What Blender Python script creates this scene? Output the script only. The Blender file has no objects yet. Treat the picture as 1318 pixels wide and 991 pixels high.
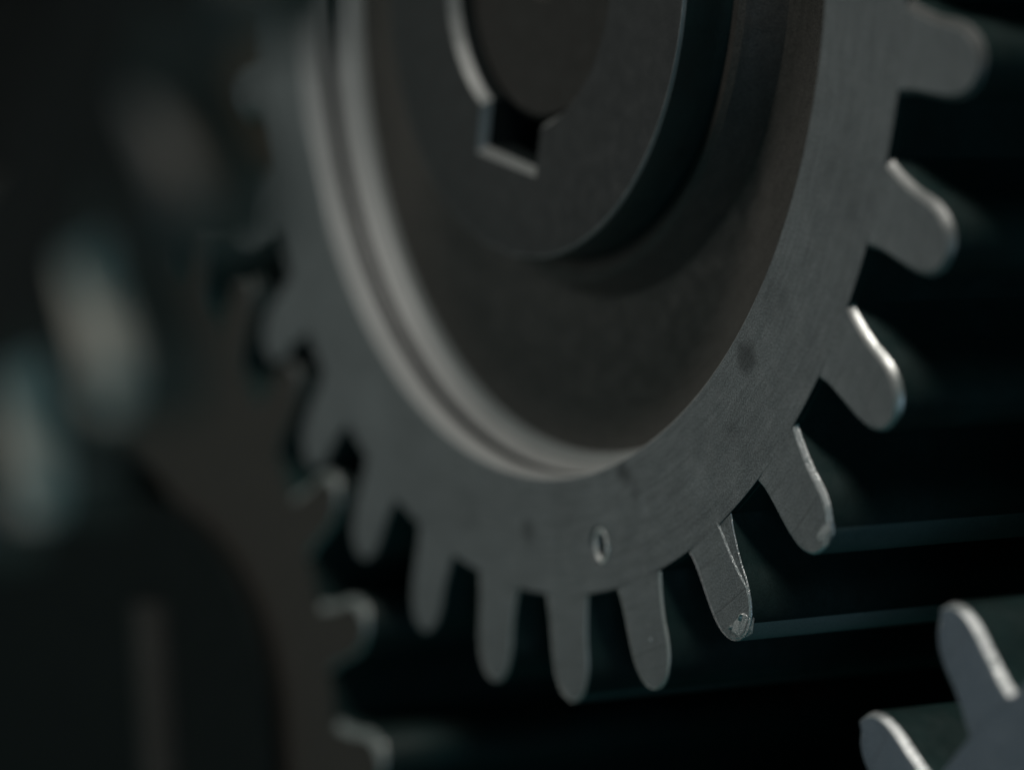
import bpy, bmesh, math, random
from mathutils import Vector, Matrix
random.seed(4)
PI = math.pi
S = 0.1                         # one root radius of a gear is 10 cm
N = 29
PITCH = 2*PI/N
sc = bpy.context.scene
C = sc.collection

# gear frame (x right, y up, z out of the face) -> world metres (z up, face towards -y)
def W(x, y, z=0.0):
    return Vector((x*S, -z*S, y*S))

# ------------------------------------------------------------------ camera
cam = bpy.data.cameras.new('camera')
camo = bpy.data.objects.new('camera', cam); C.objects.link(camo); sc.camera = camo
cam.sensor_width = 36; cam.lens = 36*4145.5/1318
cam.clip_start = 0.01; cam.clip_end = 20
CAM_LOC = (0.438526, -0.262813, -0.077611)
CAM_ROT = ((0.500973, 0.051937, 0.863903), (0.863061, 0.044335, -0.50315), (-0.064434, 0.997666, -0.022614))
camo.matrix_world = Matrix.Translation(CAM_LOC) @ Matrix(CAM_ROT).to_4x4()
cam.dof.use_dof = True
cam.dof.focus_distance = 0.466
cam.dof.aperture_fstop = 6.4
cam.dof.aperture_blades = 0

# ------------------------------------------------------------------ world, lamps, exposure
world = bpy.data.worlds.new('World'); sc.world = world; world.use_nodes = True
bg = world.node_tree.nodes['Background']
bg.inputs['Color'].default_value = (0.10, 0.66, 0.62, 1); bg.inputs['Strength'].default_value = 0.048
sc.view_settings.view_transform = 'Standard'; sc.view_settings.look = 'None'
sc.view_settings.exposure = 0; sc.view_settings.gamma = 1
sc.cycles.use_denoising = True

def area(name, pos, target, sx, sy, power, col):
    l = bpy.data.lights.new(name, 'AREA'); l.shape = 'RECTANGLE'; l.size = sx*S; l.size_y = sy*S
    l.energy = power; l.color = col
    o = bpy.data.objects.new(name, l); C.objects.link(o)
    p = W(*pos); d = W(*target)-p
    o.matrix_world = Matrix.Translation(p) @ d.to_track_quat('-Z', 'Y').to_matrix().to_4x4()
    return o
area('key_lamp', (2.8, 7.0, 2.7), (0, -.6, 0), 2.2, 1.6, 3.0, (1.0, .97, .915))
area('front_lamp', (-4.8, -.6, 5.4), (0, -.8, 0), 3.0, 3.0, .33, (1.0, .965, .92))
area('cool_lamp', (7.0, -2.6, 3.4), (1.0, -.9, -.1), 2.4, 2.4, .30, (.50, .76, 1.0))

# ------------------------------------------------------------------ materials
def mat(name, base, metallic, rough, tint=None, grain=1.0, bump=0.25, spots=(), blot=.5, spec=.5, rings=0.0):
    m = bpy.data.materials.new(name); m.use_nodes = True
    nt = m.node_tree; n = nt.nodes; L = nt.links
    b = n['Principled BSDF']; b.inputs['Metallic'].default_value = metallic
    b.inputs['Specular IOR Level'].default_value = spec
    tc = n.new('ShaderNodeTexCoord')
    def noise(scale, detail, rgh=.6):
        x = n.new('ShaderNodeTexNoise'); x.inputs['Scale'].default_value = scale
        x.inputs['Detail'].default_value = detail; x.inputs['Roughness'].default_value = rgh
        L.new(tc.outputs['Object'], x.inputs['Vector']); return x
    big = noise(55, 5); fine = noise(4200, 2, .6); mid = noise(330, 4)
    r = n.new('ShaderNodeValToRGB'); L.new(big.outputs['Fac'], r.inputs['Fac'])
    t2 = tint or tuple(c*.75 for c in base)
    r.color_ramp.elements[0].position = .5-.25*1; r.color_ramp.elements[1].position = .72
    r.color_ramp.elements[0].color = (*[base[i]*(1-blot)+t2[i]*blot for i in range(3)], 1)
    r.color_ramp.elements[1].color = (*base, 1)
    # fine speckle of worn bright grains
    sp = n.new('ShaderNodeMapRange'); L.new(fine.outputs['Fac'], sp.inputs['Value'])
    sp.inputs['From Min'].default_value = .35; sp.inputs['From Max'].default_value = .72
    sp.inputs['To Min'].default_value = 1-.28*grain; sp.inputs['To Max'].default_value = 1+.65*grain
    mul = n.new('ShaderNodeVectorMath'); mul.operation = 'SCALE'
    L.new(r.outputs['Color'], mul.inputs[0]); L.new(sp.outputs['Result'], mul.inputs['Scale'])
    out = mul.outputs['Vector']
    for (px, py, rad, k) in spots:               # small round oil stains on the face
        c = W(px, py, 0)
        sub = n.new('ShaderNodeVectorMath'); sub.operation = 'DISTANCE'; sub.inputs[1].default_value = c
        wob = n.new('ShaderNodeTexNoise'); wob.inputs['Scale'].default_value = 420; L.new(tc.outputs['Object'], wob.inputs['Vector'])
        wv = n.new('ShaderNodeVectorMath'); wv.operation = 'MULTIPLY_ADD'; L.new(wob.outputs['Color'], wv.inputs[0])
        wv.inputs[1].default_value = (.0032,)*3; wv.inputs[2].default_value = (-.0016,)*3
        wa = n.new('ShaderNodeVectorMath'); L.new(tc.outputs['Object'], wa.inputs[0]); L.new(wv.outputs[0], wa.inputs[1])
        L.new(wa.outputs[0], sub.inputs[0])
        mr = n.new('ShaderNodeMapRange'); mr.interpolation_type = 'SMOOTHSTEP'
        L.new(sub.outputs['Value'], mr.inputs['Value'])
        mr.inputs['From Min'].default_value = rad*S*.35; mr.inputs['From Max'].default_value = rad*S*1.2
        mr.inputs['To Min'].default_value = k; mr.inputs['To Max'].default_value = 1
        m2 = n.new('ShaderNodeVectorMath'); m2.operation = 'SCALE'
        L.new(out, m2.inputs[0]); L.new(mr.outputs['Result'], m2.inputs['Scale']); out = m2.outputs['Vector']
    if rings:                                    # lathe turning marks: fine concentric rings, broken by streaks
        sx = n.new('ShaderNodeSeparateXYZ'); L.new(tc.outputs['Object'], sx.inputs[0])
        cx = n.new('ShaderNodeCombineXYZ'); L.new(sx.outputs['X'], cx.inputs['X']); L.new(sx.outputs['Z'], cx.inputs['Y'])
        ln = n.new('ShaderNodeVectorMath'); ln.operation = 'LENGTH'; L.new(cx.outputs[0], ln.inputs[0])
        at = n.new('ShaderNodeMath'); at.operation = 'ARCTAN2'; L.new(sx.outputs['Z'], at.inputs[0]); L.new(sx.outputs['X'], at.inputs[1])
        am = n.new('ShaderNodeMath'); am.operation = 'MULTIPLY'; L.new(at.outputs[0], am.inputs[0]); am.inputs[1].default_value = .006
        c2 = n.new('ShaderNodeCombineXYZ'); L.new(ln.outputs['Value'], c2.inputs['X']); L.new(am.outputs[0], c2.inputs['Y'])
        rn = n.new('ShaderNodeTexNoise'); rn.inputs['Scale'].default_value = 1500; rn.inputs['Detail'].default_value = 3
        L.new(c2.outputs[0], rn.inputs['Vector'])
        mr = n.new('ShaderNodeMapRange'); L.new(rn.outputs['Fac'], mr.inputs['Value'])
        mr.inputs['From Min'].default_value = .3; mr.inputs['From Max'].default_value = .7
        mr.inputs['To Min'].default_value = 1-.16*rings; mr.inputs['To Max'].default_value = 1+.16*rings
        m2 = n.new('ShaderNodeVectorMath'); m2.operation = 'SCALE'
        L.new(out, m2.inputs[0]); L.new(mr.outputs['Result'], m2.inputs['Scale']); out = m2.outputs['Vector']
        # one thin scribed circle across the teeth
        sb = n.new('ShaderNodeMath'); sb.operation = 'COMPARE'; L.new(ln.outputs['Value'], sb.inputs[0])
        sb.inputs[1].default_value = 1.108*S; sb.inputs[2].default_value = .00007
        m3 = n.new('ShaderNodeMapRange'); L.new(sb.outputs[0], m3.inputs['Value'])
        m3.inputs['To Min'].default_value = 1; m3.inputs['To Max'].default_value = .35
        m4 = n.new('ShaderNodeVectorMath'); m4.operation = 'SCALE'
        L.new(out, m4.inputs[0]); L.new(m3.outputs['Result'], m4.inputs['Scale']); out = m4.outputs['Vector']
    L.new(out, b.inputs['Base Color'])
    rr = n.new('ShaderNodeMapRange'); L.new(mid.outputs['Fac'], rr.inputs['Value'])
    rr.inputs['From Min'].default_value = .3; rr.inputs['From Max'].default_value = .7
    rr.inputs['To Min'].default_value = max(.05, rough-.1); rr.inputs['To Max'].default_value = min(1, rough+.1)
    L.new(rr.outputs['Result'], b.inputs['Roughness'])
    bp = n.new('ShaderNodeBump'); bp.inputs['Strength'].default_value = bump; bp.inputs['Distance'].default_value = .0002
    L.new(fine.outputs['Fac'], bp.inputs['Height'])
    bp2 = n.new('ShaderNodeBump'); bp2.inputs['Strength'].default_value = bump*.8; bp2.inputs['Distance'].default_value = .0006
    L.new(mid.outputs['Fac'], bp2.inputs['Height']); L.new(bp.outputs['Normal'], bp2.inputs['Normal'])
    L.new(bp2.outputs['Normal'], b.inputs['Normal'])
    return m
SPOTS = [(.546, -.653, .030, .45), (-.105, -.897, .026, .62), (.196, -.809, .024, .5), (.225, -.835, .018, .75), (.245, -.86, .014, 1.22), (.62, -.57, .04, .84), (.40, -.83, .045, 1.16), (-.30, -.86, .05, .86), (.02, -.86, .06, .9), (.80, -.42, .05, .86), (.50, -.76, .02, .75), (-.62, -.66, .06, 1.12)]
M_face = mat('ground_steel', (.19, .20, .203), .22, .55, rings=1.0, grain=1.7, spots=SPOTS, blot=.65)
M_wall = mat('turned_steel', (.50, .50, .49), .25, .5, rings=.3, grain=.3, bump=.1, blot=.25)
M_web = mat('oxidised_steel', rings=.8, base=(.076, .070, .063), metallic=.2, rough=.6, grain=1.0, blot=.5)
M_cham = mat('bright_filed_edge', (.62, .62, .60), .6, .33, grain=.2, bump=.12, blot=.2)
M_flank = mat('oily_black_steel', (.018, .050, .048), .2, .42, tint=(.020, .026, .024), grain=.5, bump=.15, blot=.9)
M_shaft = mat('brown_oiled_steel', (.036, .031, .027), .15, .6, grain=.6)
M_dark = mat('black_iron_recess_shade', (.008, .012, .012), .0, .75, grain=.4, spec=.15)  # black iron, also the painted shade of rim groove and bore
M_glint = mat('painted_glint_edge', (.85, .86, .86), .7, .32, grain=.8, bump=.6, blot=.3)  # brighter copy of the filed edge, strong glints put into the colour
M_pale = mat('pale_lit_streak', (.80, .71, .61), .0, .6, grain=.2)  # light streaks on the front gear's teeth, put into the colour
M_blueface = mat('steel_blue_lit', (.165, .195, .235), .22, .55, rings=.6, grain=1.7, blot=.4)  # cool light on the lower-right gear, put into the face colour
M_tip = mat('lit_tip_land', (.34, .38, .37), .3, .5, grain=.3)  # light caught along a tooth tip, put into the colour
M_tipdim = mat('dim_lit_tip_land', (.14, .19, .185), .3, .5, grain=.3)  # weaker light along a tooth tip, put into the colour
M_brownface = mat('brown_steel_face', (.048, .039, .032), .2, .55, grain=1.0)
M_dullcham = mat('dim_lit_edge', (.15, .15, .145), .3, .5, grain=.2)  # dimmer copy of the filed edge, for teeth catching less light
M_lbrown = mat('brown_greased_flank', (.17, .13, .10), .0, .65, grain=.3)
M_wall2 = mat('turned_steel_shaded', (.44, .44, .43), .25, .5, rings=.3, grain=.3, bump=.1, blot=.25)  # darker copy of the turned steel, shade on the inner band painted in
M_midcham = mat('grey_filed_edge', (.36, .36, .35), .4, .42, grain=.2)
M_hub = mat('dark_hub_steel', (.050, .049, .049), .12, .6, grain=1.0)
M_brown = mat('brown_casting', (.120, .095, .072), .0, .7, grain=.5, spec=.2)
M_lip = mat('lip_glint', (.88, .87, .84), .45, .28, grain=.1, bump=.02)
M_burr = mat('torn_bright_metal', (.50, .51, .51), .5, .42, grain=.6, bump=.5)

# ------------------------------------------------------------------ mesh helpers
def finish(bm, name, mats, parent=None, ang=28, smooth=True):
    bmesh.ops.recalc_face_normals(bm, faces=bm.faces)
    me = bpy.data.meshes.new(name); bm.to_mesh(me); bm.free()
    for m in mats: me.materials.append(m)
    if smooth:
        for p in me.polygons: p.use_smooth = True
        me.set_sharp_from_angle(angle=math.radians(ang))
    o = bpy.data.objects.new(name, me); C.objects.link(o)
    if parent: o.parent = parent
    return o

def lathe(bm, prof, seg=256, mi=None, closed=False, cap=False):
    rings = []
    for (r, z) in prof:
        rings.append([bm.verts.new(W(r*math.cos(2*PI*k/seg), r*math.sin(2*PI*k/seg), z)) for k in range(seg)])
    n = len(prof)
    for i in range(n if closed else n-1):
        a, b = rings[i], rings[(i+1) % n]
        for k in range(seg):
            f = bm.faces.new((a[k], a[(k+1) % seg], b[(k+1) % seg], b[k]))
            f.material_index = mi[i] if mi else 0
    if cap:
        f = bm.faces.new(rings[-1]); f.material_index = mi[-1] if mi else 0
    return rings

UP = [(1.0, .300), (1.007, .284), (1.017, .268), (1.030, .253), (1.045, .237), (1.060, .224), (1.078, .215), (1.096, .213),
      (1.112, .205), (1.126, .189), (1.138, .167), (1.149, .138), (1.157, .108), (1.163, .070), (1.1670, .025)]
LOW = [(1.0, .300), (1.007, .287), (1.017, .273), (1.030, .263), (1.047, .256), (1.065, .250), (1.082, .245), (1.098, .238),
       (1.112, .228), (1.126, .213), (1.138, .192), (1.149, .162), (1.158, .126), (1.164, .082), (1.1675, .030)]
PROF = UP
def tooth_outline():
    pts = [(r, -f*PITCH) for r, f in LOW]+[(r, f*PITCH) for r, f in UP[::-1]]
    return [(r*math.cos(a), r*math.sin(a)) for r, a in pts]     # counter-clockwise, tip to +x

def make_tooth(parent, width, ch=lambda u, s: .010, depth=.010, mats=None, edge=.0016, name='tooth', tip=None):
    """a tooth pointing to +x in its own frame; s>0 is its upper (counter-clockwise) flank"""
    P = tooth_outline(); n = len(P); k = len(PROF)
    bm = bmesh.new()
    def inset(i, d):
        p0 = Vector(P[max(i-1, 0)]); p1 = Vector(P[min(i+1, n-1)])
        t = (p1-p0).normalized(); nn = Vector((-t.y, t.x))       # inwards
        q = Vector(P[i])+nn*d
        if i in (0, n-1): q = Vector((P[i][0], P[i][1]))+Vector((0, 1 if i == 0 else -1))*d
        return q
    def cw(i):
        s = 1 if i >= k else -1
        j = (n-1-i) if s > 0 else i
        return ch(j/(k-1), s)
    zf = 0.0
    top = [bm.verts.new(W(*inset(i, cw(i)+edge), zf)) for i in range(n)]
    e1 = [bm.verts.new(W(*inset(i, cw(i)), zf-edge*.62)) for i in range(n)]
    e2 = [bm.verts.new(W(*inset(i, .0008), zf-depth*min(1, .2+cw(i)/.010)+.0006)) for i in range(n)]
    e3 = [bm.verts.new(W(*P[i], zf-depth*min(1, .2+cw(i)/.010)-.0012)) for i in range(n)]
    bk = [bm.verts.new(W(*P[i], -width)) for i in range(n)]
    f = bm.faces.new(top); f.material_index = 0
    for a, b, m in ((top, e1, 1), (e1, e2, 3), (e2, e3, 1), (e3, bk, 2)):
        for i in range(n-1):
            ff = bm.faces.new((a[i], a[i+1], b[i+1], b[i])); ff.material_index = m
    if tip:
        for i in range(n-1):
            if P[i][0] > 1.150 and P[i+1][0] > 1.150: bm.faces[:][-(n-1)+i].material_index = 4
    f = bm.faces.new(bk[::-1]); f.material_index = 2
    # root side, closing the solid
    for a, b in ((top, e1), (e1, e2), (e2, e3), (e3, bk)):
        ff = bm.faces.new((a[n-1], a[0], b[0], b[n-1])); ff.material_index = 2
    return finish(bm, name, (mats or [M_face, M_cham, M_flank, M_cham])+([tip] if tip else []), parent)

def empty(name, loc, label=None, cat=None, group=None):
    o = bpy.data.objects.new(name, None); C.objects.link(o); o.location = loc
    o.empty_display_size = .01
    if label: o['label'] = label
    if cat: o['category'] = cat
    if group: o['group'] = group
    return o

WID = 1.0        # width of the gear along its axis
# ------------------------------------------------------------------ gear body pieces
def make_rim(parent, width, holes=False, ri=.8148, flank=None, face=None, deep=False):
    bm = bmesh.new()
    prof = [(.70, -width), (1.0, -width), (1.0, -.0100), (.9987, -.0090), (.9985, -.0006), (.9979, -.0002), (.8148, 0), (.8122, -.0022),
            (.8085, -.041), (.8090, -.0425), (.8450, -.0430), (.8450, -.0670), (.8085, -.0675), (.8055, -.072),
            (.8030, -.094), (.7960, -.103), (.7780, -.1100), (.7400, -.1210), (.70, -.1310)]
    if deep: prof = [(.79, -width), (1.0, -width), (1.0, -.0100), (.9987, -.0090), (.9985, -.0006), (.9979, -.0002), (.8148, 0), (.8122, -.0022)]
    k0 = ri/.8148; prof = [(r*k0 if r < .9 else r, z) for r, z in prof]
    mi = [2, 2, 2, 2, 0, 0, 1, 1, 4, 4, 4, 4, 5, 5, 5, 5, 3, 3, 3, 3]  # groove gets the black material, its shade put into the colour
    lathe(bm, prof, 384, mi, closed=True)
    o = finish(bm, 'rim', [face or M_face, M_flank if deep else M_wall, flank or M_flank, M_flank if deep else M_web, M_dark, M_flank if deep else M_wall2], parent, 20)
    if holes:                                # the small countersunk hole and the pits
        tmp = []
        for (x, y, z, r, sx, sy, sz) in ((.112, -.921, 0, .034, .62, 1.0, 1.3),):
            b = bmesh.new(); bmesh.ops.create_cone(b, cap_ends=True, segments=40, radius1=r*S, radius2=r*S*.72, depth=.05*S)
            me = bpy.data.meshes.new('cutter'); 
            bmesh.ops.transform(b, matrix=Matrix.Rotation(-PI/2, 4, 'X'), verts=b.verts)
            b.to_mesh(me); b.free(); me.materials.append(M_cham)
            c = bpy.data.objects.new('cutter', me); C.objects.link(c); c.location = W(x, y, -.008)
            md = o.modifiers.new('cut', 'BOOLEAN'); md.operation = 'DIFFERENCE'; md.object = c; md.solver = 'EXACT'
            tmp.append(c)
        bpy.context.view_layer.update()
        dg = bpy.context.evaluated_depsgraph_get()
        me = bpy.data.meshes.new_from_object(o.evaluated_get(dg))
        o.modifiers.clear(); o.data = me
        for c in tmp: bpy.data.objects.remove(c)
    return o

def make_web(parent, width, deep=False, m=None):
    bm = bmesh.new()
    if deep:                                 # a thin disc far inside the rim
        lathe(bm, [(.725, -.60), (.12, -.60), (.12, -.66), (.725, -.66)], 128, None, closed=True)
        return finish(bm, 'web', [M_flank], parent, 25)
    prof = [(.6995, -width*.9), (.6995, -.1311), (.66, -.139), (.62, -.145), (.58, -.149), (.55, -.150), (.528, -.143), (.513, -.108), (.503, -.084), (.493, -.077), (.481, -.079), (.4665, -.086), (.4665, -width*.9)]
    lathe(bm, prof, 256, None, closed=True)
    return finish(bm, 'web', [m or M_web], parent, 25)

def make_hub(parent, width, key_ang=math.radians(-108.5), rb=.247, kw=.092, kf=.308):
    bm = bmesh.new()
    n_arc = 160
    a0 = math.asin(kw/rb)
    inner, outer = [], []
    for k in range(n_arc+1):                 # bore arc from one side of the keyway round to the other
        a = key_ang+a0+(2*PI-2*a0)*k/n_arc
        inner.append((rb*math.cos(a), rb*math.sin(a))); outer.append(a)
    ax = Vector((math.cos(key_ang), math.sin(key_ang))); tx = Vector((-ax.y, ax.x))
    for (u, v) in ((-kw, kf), (-kw*.34, kf), (kw*.34, kf), (kw, kf)):
        p = ax*v+tx*u; inner.append((p.x, p.y)); outer.append(math.atan2(p.y, p.x))
    n = len(inner)
    def ring_in(d, z):
        out = []
        for i, (x, y) in enumerate(inner):
            v = Vector((x, y)); out.append(bm.verts.new(W(*(v+v.normalized()*d), z)))
        return out
    def ring_out(r, z): return [bm.verts.new(W(r*math.cos(a), r*math.sin(a), z)) for a in outer]
    rings = [ring_in(0, -width), ring_in(0, -.0165), ring_in(.0012, -.0155), ring_in(.0100, -.0012), ring_in(.0115, 0),
             ring_out(.4585, 0), ring_out(.4600, -.0003), ring_out(.4622, -.0060), ring_out(.4622, -.062), ring_out(.4630, -.080), ring_out(.4660, -.092), ring_out(.4660, -width)]
    mis = [4, 1, 1, 1, 0, 3, 1, 2, 2, 2, 2, 2]  # bore wall gets the black material, keyway shade put into the colour
    for j in range(len(rings)):
        a, b = rings[j], rings[(j+1) % len(rings)]
        for i in range(n):
            f = bm.faces.new((a[i], a[(i+1) % n], b[(i+1) % n], b[i])); f.material_index = mis[j]
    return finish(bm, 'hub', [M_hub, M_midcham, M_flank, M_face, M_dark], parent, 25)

def gear(loc, width, label, group, rot=0.0, holes=False, special=None, ri=.8148, flank=None, base=None, hub=True, face=None, deep=False):
    root = empty('gear_wheel', loc, label, 'gear', group)
    make_rim(root, width, holes, ri, flank, face, deep)
    make_web(root, width, deep, M_dark if face == M_dark else None)
    if not deep: make_hub(root, width)
    proto = None
    for k in range(N):
        if special and k in special:
            t = make_tooth(root, width, **special[k])
        elif proto is None:
            t = proto = make_tooth(root, width, **(base or {}))
        else:
            t = proto.copy(); C.objects.link(t); t.parent = root
        # +angle in the gear frame is a turn about world -Y
        t.rotation_euler = (0, -(rot-k*PITCH), 0)
    return root

GROUP = 'meshing toothed gear wheels of the machine'
PH = -0.37647+PITCH/2                    # direction of the first tooth in the picture (upper right)
def worn(u, s):                          # wide ground flat on the upper flank, running out at the tip
    if s > 0: return max(.0030, .040*(1-u/.62)) if u < .60 else .0030
    return .002
def side(a, b):
    return lambda u, s: a if s > 0 else b
special = {0: dict(ch=side(.010, .006), depth=.008, mats=[M_face, M_midcham, M_flank, M_dullcham]), 1: dict(ch=side(.009, .005), depth=.009, mats=[M_face, M_midcham, M_flank, M_midcham]), 2: dict(ch=side(.0080, .003), depth=.009),  # edge colours step from dim to bright, painting how each tooth is lit
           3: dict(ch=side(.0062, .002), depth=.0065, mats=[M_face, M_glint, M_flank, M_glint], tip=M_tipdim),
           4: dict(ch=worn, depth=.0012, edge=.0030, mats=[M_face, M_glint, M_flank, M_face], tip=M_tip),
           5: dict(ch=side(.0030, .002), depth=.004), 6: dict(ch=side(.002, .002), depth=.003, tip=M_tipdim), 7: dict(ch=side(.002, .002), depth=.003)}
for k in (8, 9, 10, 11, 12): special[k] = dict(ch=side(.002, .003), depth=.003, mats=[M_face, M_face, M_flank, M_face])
main = gear(W(0, 0, 0), WID, 'large grey steel gear filling the middle, in sharp focus with scratched teeth', GROUP, PH, True, special)

plain = gear(W(-1.835, -1.302, 0), WID, 'out-of-focus brownish gear at lower left meshing with the large middle gear', GROUP, .4427, base=dict(ch=side(.013, .004), depth=.010, mats=[M_brownface, M_cham, M_flank, M_cham]), ri=.60, face=M_brownface, deep=True,
             special={k: dict(ch=side(.008, .004), depth=.008, mats=[M_brownface, M_dullcham, M_flank, M_dullcham]) for k in (28, 27, 26, 25, 24)})  # upper teeth get dimmer edge colour in place of weaker light
g4 = gear(W(1.577, -2.000, 0), WID, 'steel gear with bluish light in its colour at the lower right corner with bright white tooth edges', GROUP, math.radians(122.3), base=dict(ch=side(.018, .005), depth=.015, mats=[M_blueface, M_glint, M_flank, M_glint]), face=M_blueface)
WL = .115
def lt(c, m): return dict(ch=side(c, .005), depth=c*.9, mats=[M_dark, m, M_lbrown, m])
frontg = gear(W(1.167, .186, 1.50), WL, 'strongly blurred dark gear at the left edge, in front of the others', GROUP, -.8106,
              base=lt(.022, M_dullcham), special={0: lt(.016, M_dullcham), 28: lt(.014, M_dullcham), 1: lt(.034, M_pale), 2: lt(.046, M_pale), 3: lt(.034, M_wall)}, flank=M_lbrown, face=M_dark)  # edge colours per tooth paint the brightness of the light streaks
frontg.scale = (.8985, .8985, .8985)

# ------------------------------------------------------------------ shafts
def shaft(cx, cy, z0, z1, label, r=.2425, centre=True):
    bm = bmesh.new()
    prof = [(r, z1), (r, z0-.010), (r-.010, z0)]
    if centre: prof += [(.052, z0), (.048, z0-.004), (.012, z0-.04)]
    else: prof += [(.02, z0)]
    lathe(bm, prof, 128, None, cap=True)
    bmesh.ops.contextual_create(bm, geom=[e for e in bm.edges if e.is_boundary])
    o = finish(bm, 'drive_shaft', [M_shaft], None, 25)
    o.location = W(cx, cy, 0)
    o['label'] = label; o['category'] = 'shaft'; o['group'] = 'shafts carrying the gears'
    return o
shaft(0, 0, -.034, -1.6, 'dark brown shaft end inside the keyed bore of the large middle gear')
shaft(-1.835, -1.302, -.62, -1.6, 'blurred shaft at the lower left carrying the brownish gear', r=.119)
shaft(1.197, .164, 2.2, 1.48, 'dark shaft at the upper left carrying the strongly blurred front gear')

# ------------------------------------------------------------------ torn metal on the damaged teeth
def tooth_dir(k): return PH-k*PITCH
def burr(k, r, off, size, label, seed, parent, m=None, sub=2):
    rnd = random.Random(seed); bm = bmesh.new()
    bmesh.ops.create_icosphere(bm, subdivisions=sub, radius=1)
    from mathutils import noise
    for v in bm.verts:
        d = 1+.30*noise.noise(v.co*1.7+Vector((seed, 0, 0)))+.16*rnd.uniform(-1, 1)
        v.co = Vector((v.co.x*size[0]*d*S, v.co.y*size[2]*d*S, v.co.z*size[1]*d*S))
    a = tooth_dir(k)+off
    o = finish(bm, 'burr', [m or M_burr], parent, 8)
    o.location = W(r*math.cos(a), r*math.sin(a), -.0035)
    o.rotation_euler = (0, -a, 0)
    o['label'] = label
    return o
burr(4, 1.148, .004, (.021, .030, .0052), 'crumpled flattened metal at the tip of the chipped tooth', 3, main)
burr(4, 1.139, .010, (.006, .009, .0085), 'small bright fold of metal on the chipped tooth tip', 5, main, M_cham)
burr(4, 1.141, -.019, (.004, .006, .0080), 'tiny bright nick at the corner of the chipped tooth tip', 9, main, M_cham)
burr(3, 1.151, .006, (.017, .027, .0046), 'rough torn metal on the tooth tip', 8, main)
burr(5, 1.092, .004, (.0036, .0036, .0060), 'tiny bright nick on the tooth face', 12, main, M_cham)
def ring_lip(x, y, r, parent):               # added lip ring, its bright colour gives the small hole its glints
    bm = bmesh.new(); A, Bn, t = 48, 10, .0042
    V = [[bm.verts.new(W((r*.66+t*math.cos(b))*math.cos(a), (r+t*math.cos(b))*math.sin(a), t*.8*math.sin(b)-.0040))
          for b in [2*PI*j/Bn for j in range(Bn)]] for a in [2*PI*i/A for i in range(A)]]
    for i in range(A):
        for j in range(Bn):
            bm.faces.new((V[i][j], V[(i+1) % A][j], V[(i+1) % A][(j+1) % Bn], V[i][(j+1) % Bn]))
    o = finish(bm, 'hole_glint_lip', [M_lip], parent, 60); o.location = W(x, y, 0)
ring_lip(.112, -.921, .0255, main)

# ------------------------------------------------------------------ machine body behind, added dark plate in front
def plate(name, x0, x1, y0, y1, z0, z1, m):
    bm = bmesh.new(); bmesh.ops.create_cube(bm, size=1)
    for v in bm.verts:
        v.co = W(x0+(x1-x0)*(v.co.x+.5), y0+(y1-y0)*(v.co.z+.5), z0+(z1-z0)*(.5-v.co.y))
    bmesh.ops.bevel(bm, geom=bm.edges[:], offset=.02*S, segments=2, affect='EDGES')
    o = finish(bm, name, [m]); o['kind'] = 'structure'; return o
def stand_in():
    """an added dark plate with an arched top, standing in for the dark area over the brown gear, with a half-round rib"""
    root = empty('dark_stand_in_plate', W(-2.0, -1.6, .1), 'dark blurred plate with curved top at lower left, covering the brownish gear\'s middle', 'stand_in')
    bm = bmesh.new(); x0, x1, y0, y1, z0, z1 = -3.2, -1.06, -3.2, -.80, .012, .030
    out = [(x0, y0), (x1, y0)]+[(x1-.62*(1-math.cos(a)), y1-.42+.42*math.sin(a)) for a in [PI/2*k/20 for k in range(21)]]+[(x0, y1)]
    A = [bm.verts.new(W(x+2.0, y+1.6, z0-.1)) for x, y in out]; B = [bm.verts.new(W(x+2.0, y+1.6, z1-.1)) for x, y in out]
    n = len(out)
    for k in range(n): bm.faces.new((A[k], A[(k+1) % n], B[(k+1) % n], B[k]))
    bm.faces.new(A[::-1]); bm.faces.new(B)
    finish(bm, 'plate', [M_dark], root, 30)  # added sheet, stands in for a dark blurred area
    for cx, w in ((-1.565, .07),):
        bm = bmesh.new(); seg = 12
        a = [bm.verts.new(W(cx+2.0-w*math.cos(PI*k/seg), -3.2+1.6, .030+.03*math.sin(PI*k/seg)-.1)) for k in range(seg+1)]
        b = [bm.verts.new(W(cx+2.0-w*math.cos(PI*k/seg), -1.02+1.6, .030+.03*math.sin(PI*k/seg)-.1)) for k in range(seg+1)]
        for k in range(seg): bm.faces.new((a[k], a[k+1], b[k+1], b[k]))
        bm.faces.new(b); bm.faces.new(a[::-1]); bm.faces.new((a[0], b[0], b[-1], a[-1]))
        finish(bm, 'rib', [M_shaft], root, 40)
stand_in()
plate('casing_panel', -4, -.75, -.55, 4, -.8, -.7, M_brown)
plate('casing_wall', -9, 9, -6, 6, -1.9, -1.7, M_dark)
